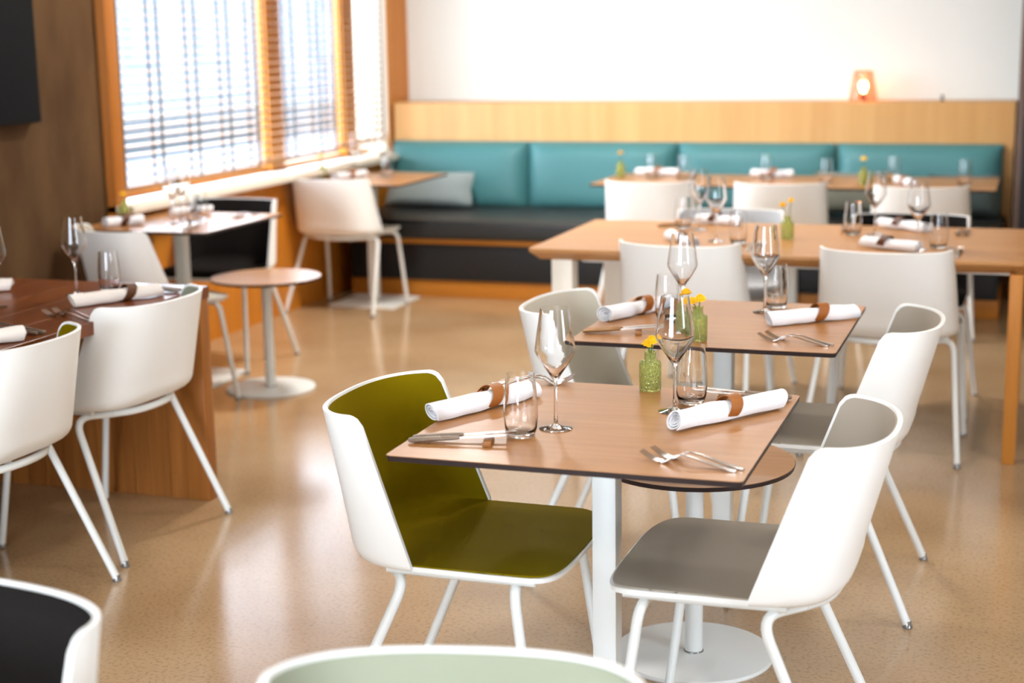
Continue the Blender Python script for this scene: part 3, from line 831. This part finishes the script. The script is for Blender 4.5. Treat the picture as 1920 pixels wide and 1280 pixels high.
G_ = lambda k: {'wine': 'wine glasses on the tables', 'tumbler': 'water tumblers on the tables', 'napkin': 'rolled napkins on the tables',
      'ring': 'leather napkin rings', 'fork': 'forks on the tables', 'knife': 'knives on the tables', 'rest': 'wooden knife rests', 'vase': 'small green vases', 'flower': 'yellow flowers in the vases'}[k]
def wine(lab, x, y, s=1.0, z=TZ):
    o = obj('wine_glass', WINE, 'clear_glass', None, (x, y, z+.0003)); o.scale = (s, s, s); tag(o, lab, 'wine glass', G_('wine'))
def tumbler(lab, x, y, s=1.0, z=TZ):
    o = obj('tumbler', TUMB, 'clear_glass', None, (x, y, z+.0003)); o.scale = (s, s, s); tag(o, lab, 'tumbler', G_('tumbler'))
def napkin(lab, rlab, x0, y0, x1, y1, mat='linen', lmat='tan_leather', f=.52, v=0, tails=True, flip=1):
    L = math.hypot(x1-x0, y1-y0); a = math.atan2(y1-y0, x1-x0); cx, cy = (x0+x1)/2, (y0+y1)/2
    o = obj('napkin', NAPS[v % 3], mat, None, (cx, cy, TZ+.0006), (0, 0, a)); o.scale = (L/.30, 1.14, 1.12); tag(o, lab, 'napkin', G_('napkin'))
    if rlab:
        d = (f-.5)*L
        r = thing('napkin_ring', rlab, 'napkin ring', (cx+d*math.cos(a), cy+d*math.sin(a), TZ+.0006), a+(0 if flip > 0 else PI), G_('ring'))
        obj('band', RING, lmat, r)
        if tails:
            for t in TAILS: obj('strap_end', t, lmat, r)
def forks(labs, x0, y0, x1, y1):
    """from handle end (x0,y0) towards tines (x1,y1)"""
    a = math.atan2(y1-y0, x1-x0)
    for i, lb in enumerate(labs):
        f = thing('fork', lb, 'fork', (x0-math.sin(a)*.017*i+.006*i*math.cos(a), y0+math.cos(a)*.017*i, TZ+.0004), a+(.05 if i else -.03), G_('fork'))
        obj('handle', FORK[0], 'steel', f); obj('tines', FORK[1], 'steel', f)
def knives(labs, x0, y0, x1, y1, grip='grey_grip', rest=None):
    a = math.atan2(y1-y0, x1-x0)
    for i, lb in enumerate(labs):
        k = thing('knife', lb, 'knife', (x0-math.sin(a)*.023*i+math.cos(a)*.006*i, y0+math.cos(a)*.023*i, TZ+.001), a+(.03 if i else -.02), G_('knife'))
        k.rotation_euler = (0, -math.radians(3.6), a+(.03 if i else -.02))
        obj('handle', KNIFE[0], grip, k); obj('blade', KNIFE[1], 'steel', k)
    if rest:
        rl, t = rest
        cx, cy = x0+(x1-x0)*t, y0+(y1-y0)*t
        cx += -math.sin(a)*.006; cy += math.cos(a)*.006
        o = obj('knife_rest', boxm(-.009, .009, -.036, .036, 0, .0105, .002), 'rest_wood', None, (cx, cy, TZ+.0003), (0, 0, a)); tag(o, rl, 'knife rest', G_('rest'))
def vase(lab, x, y, blooms, s=1.0):
    """blooms: list of (label, dx, dy, height)"""
    o = obj('vase', VASE, 'green_glass', None, (x, y, TZ+.0003), (0, 0, random.uniform(0, 3))); o.scale = (s, s, s); tag(o, lab, 'vase', G_('vase'))
    for i, (bl, dx, dy, h) in enumerate(blooms):
        f = thing('flower', bl, 'flower', (x, y, TZ+.008), 0, G_('flower'))
        pts = smooth_path([(-dx*.35, -dy*.35, .004), (dx*.05, dy*.05, .05), (dx*.45, dy*.45, .084), (dx, dy, h-.008)], 5)
        obj('stem', tube(bmesh.new(), pts, .0016, 7), 'stem_green', f)
        b = obj('bloom', BLOOM[i % 2], 'petal', f, (dx, dy, h-.004), (random.uniform(-.3, .3), random.uniform(-.3, .3), i))
        obj('flower_centre', CORE, 'petal_core', b)

# nearest table
NT = 'on the nearest square table'
napkin('white rolled napkin beside the olive chair '+NT, 'tan leather ring on the napkin beside the olive chair', -1.215, 3.03, -1.075, 3.315, v=0, f=.55)
tumbler('water tumbler in front of the olive chair '+NT, -.992, 2.968)
wine('wine glass nearest the olive chair '+NT, -.940, 3.045)
forks(['left fork of the pair behind the napkin at the olive chair', 'right fork of the pair behind the napkin at the olive chair'], -1.212, 3.395, -1.02, 3.465)
knives(['front knife of the pair at the olive chair place', 'rear knife of the pair at the olive chair place'], -1.196, 2.852, -.975, 2.905, 'grey_grip', ('small wooden knife rest at the olive chair place', .72))
napkin('white rolled napkin beside the taupe chair '+NT, 'tan leather ring on the napkin beside the taupe chair', -.700, 3.085, -.515, 3.35, v=1, f=.50)
wine('wine glass nearest the taupe chair '+NT, -.732, 3.255)
tumbler('water tumbler behind the wine glass near the taupe chair', -.714, 3.345)
forks(['front fork of the pair at the taupe chair place', 'rear fork of the pair at the taupe chair place'], -.503, 2.832, -.716, 2.89)
knives(['front knife of the pair behind the taupe chair napkin', 'rear knife of the pair behind the taupe chair napkin'], -.502, 3.428, -.715, 3.416, 'grey_grip', ('small wooden knife rest behind the taupe chair napkin', .72))
vase('green glass vase '+NT, -.833, 3.446, [('yellow flower in the vase '+NT, .004, .004, .112), ('small yellow flower low in the nearest vase', -.008, .01, .103)])
# second table
ST = 'on the second square table'
napkin('white rolled napkin on the left of the second square table', 'tan leather ring on the left napkin of the second table', -1.170, 4.275, -1.045, 4.52, v=2, f=.62)
tumbler('water tumbler on the left of the second square table', -1.0, 4.345)
wine('wine glass on the left of the second square table', -.945, 4.295)
knives(['front knife of the pair on the second square table', 'rear knife of the pair on the second square table'], -1.178, 4.078, -.97, 4.13, 'bronze_grip', ('small wooden knife rest '+ST, .72))
vase('green glass vase on the second table, right of two', -.850, 4.060, [('yellow flower in the right vase of the second table', .006, .0, .110), ('second yellow flower in the right vase of the second table', -.018, .012, .100)])
vase('green glass vase on the second table, left of two', -.905, 4.135, [('yellow flower in the left vase of the second table', .006, .0, .112)], .95)
napkin('white rolled napkin on the right of the second square table', 'tan leather ring on the right napkin of the second table', -.700, 4.31, -.480, 4.50, v=0, f=.56)
wine('wine glass on the right of the second square table', -.748, 4.53)
tumbler('water tumbler on the right of the second square table', -.728, 4.615)
forks(['front fork of the pair on the second square table', 'rear fork of the pair on the second square table'], -.490, 4.075, -.696, 4.14)
# long oak table
napkin('rolled napkin at the far left place of the long oak table', 'brown leather ring at the far left place of the long table', -1.40, 6.66, -1.19, 6.56, lmat='dark_leather', v=1, f=.4)
wine('wine glass at the far left place of the long oak table', -1.337, 6.40)
tumbler('tumbler at the far left place of the long oak table', -1.418, 6.455)
wine('wine glass at the near left place of the long oak table', -1.200, 6.07)
tumbler('tumbler at the near left place of the long oak table', -1.105, 6.03)
napkin('rolled napkin at the near left place of the long oak table', 'brown leather ring at the near left place of the long table', -1.39, 6.09, -1.235, 5.83, lmat='dark_leather', v=2, f=.5)
knives(['first knife at the far left place of the long table', 'second knife at the far left place of the long table'], -1.535, 6.48, -1.33, 6.53, 'bronze_grip')
vase('green vase in the middle of the long oak table', -.938, 6.20, [('yellow flower in the vase of the long oak table', -.02, .0, .13), ('second yellow flower in the vase of the long oak table', .012, .004, .148)])
wine('wine glass at the far right place of the long oak table', -.616, 6.40)
tumbler('tumbler at the far right place of the long oak table', -.702, 6.385)
napkin('rolled napkin at the far right place of the long oak table', 'brown leather ring at the far right place of the long table', -.615, 6.66, -.42, 6.50, lmat='dark_leather', v=0, f=.4)
wine('wine glass at the near right place of the long oak table', -.417, 5.985)
tumbler('tumbler at the near right place of the long oak table', -.345, 6.045)
napkin('rolled napkin at the near right place of the long oak table', 'brown leather ring at the near right place of the long table', -.625, 6.035, -.405, 5.90, lmat='dark_leather', v=1, f=.4)
forks(['first fork at the near right place of the long table', 'second fork at the near right place of the long table'], -.265, 5.79, -.265, 6.0)
forks(['first fork at the far right place of the long table', 'second fork at the far right place of the long table'], -.275, 6.60, -.290, 6.42)
knives(['first knife at the far right place of the long table', 'second knife at the far right place of the long table'], -.765, 6.62, -.745, 6.40, 'bronze_grip')
forks(['first fork at the near left place of the long table', 'second fork at the near left place of the long table'], -1.01, 5.79, -1.0, 5.99)
# banquette tables
vase('green vase on the leftmost banquette table', -2.29, 8.74, [('yellow flower in the vase of the leftmost banquette table', .0, .0, .135)])
tumbler('tumbler at the left of the leftmost banquette table', -2.095, 8.70, 1.05)
tumbler('tumbler at the right of the leftmost banquette table', -1.90, 8.66, 1.05)
tumbler('tumbler at the left of the middle banquette table', -1.45, 8.76, 1.05)
tumbler('tumbler at the right of the middle banquette table', -1.083, 8.50, 1.05)
vase('green vase on the rightmost banquette table', -.885, 8.50, [('yellow flower in the vase of the rightmost banquette table', .0, .0, .135)])
tumbler('tumbler at the left of the rightmost banquette table', -.747, 8.70, 1.05)
tumbler('tumbler at the right of the rightmost banquette table', -.366, 8.52, 1.05)
napkin('rolled napkin at the wall side of the leftmost banquette table', 'leather ring at the wall side of the leftmost banquette table', -2.24, 8.90, -1.98, 8.87, lmat='tan_leather', v=1)
napkin('rolled napkin at the wall side of the middle banquette table', 'leather ring at the wall side of the middle banquette table', -1.56, 8.90, -1.32, 8.87, lmat='tan_leather', v=2)
napkin('rolled napkin on the rightmost banquette table', 'leather ring on the rightmost banquette table', -.72, 8.62, -.62, 8.42, lmat='tan_leather', v=0)
# corner table
vase('green vase on the window corner table', -4.01, 8.36, [('yellow flower in the vase of the window corner table', .0, .0, .135)])
napkin('rolled napkin on the window corner table', 'leather ring on the window corner table', -3.90, 8.30, -3.82, 8.54, v=2)
tumbler('tumbler on the window corner table', -3.66, 8.52)
wine('wine glass on the window corner table', -3.72, 8.60)
wine('wine glass beside the sill on the window corner table', -3.93, 8.68)
# window table
vase('green vase beside the sill on the window table', -4.0, 6.22, [('yellow flower in the vase of the window table', -.0, .0, .12)])
wine('wine glass on the window table, left one', -3.71, 6.17); tumbler('tumbler on the window table, left one', -3.64, 6.23)
tumbler('tumbler on the window table, right one', -3.68, 6.36); wine('wine glass on the window table, right one', -3.74, 6.30)
napkin('rolled napkin on the far side of the window table', 'leather ring on the far side of the window table', -3.88, 6.42, -3.74, 6.57, v=1, lmat='dark_leather')
napkin('rolled napkin on the near side of the window table', 'leather ring on the near side of the window table', -3.96, 6.00, -3.86, 6.14, v=2, lmat='dark_leather')
forks(['first fork on the window table', 'second fork on the window table'], -3.52, 6.60, -3.545, 6.40)
knives(['first knife on the window table', 'second knife on the window table'], -3.50, 5.94, -3.53, 6.14, 'grey_grip')
# dark wood table
wine('wine glass at the far end of the dark wood table', -2.982, 4.33)
tumbler('tumbler at the far end of the dark wood table', -2.925, 4.435)
napkin('rolled napkin behind the far chair of the dark wood table', 'dark leather ring at the far end of the dark wood table', -2.850, 4.11, -2.700, 4.38, 'linen_shade', 'dark_leather', .62, 0)
forks(['first fork at the far end of the dark wood table', 'second fork at the far end of the dark wood table'], -2.655, 3.935, -2.86, 4.0)
knives(['first knife at the far end of the dark wood table', 'second knife at the far end of the dark wood table'], -2.66, 4.46, -2.87, 4.475)
wine('wine glass cut by the left picture edge', -3.095, 4.055)
napkin('rolled napkin at the left picture edge, upper one', None, -3.45, 4.20, -3.255, 4.355, 'linen_shade', v=1)
napkin('rolled napkin at the left picture edge, lower one', 'dark leather ring at the left picture edge', -2.86, 3.36, -2.675, 3.60, 'linen_shade', 'dark_leather', .4, 2)
knives(['first knife behind the lower napkin at the left edge', 'second knife behind the lower napkin at the left edge'], -2.665, 3.70, -2.87, 3.735)
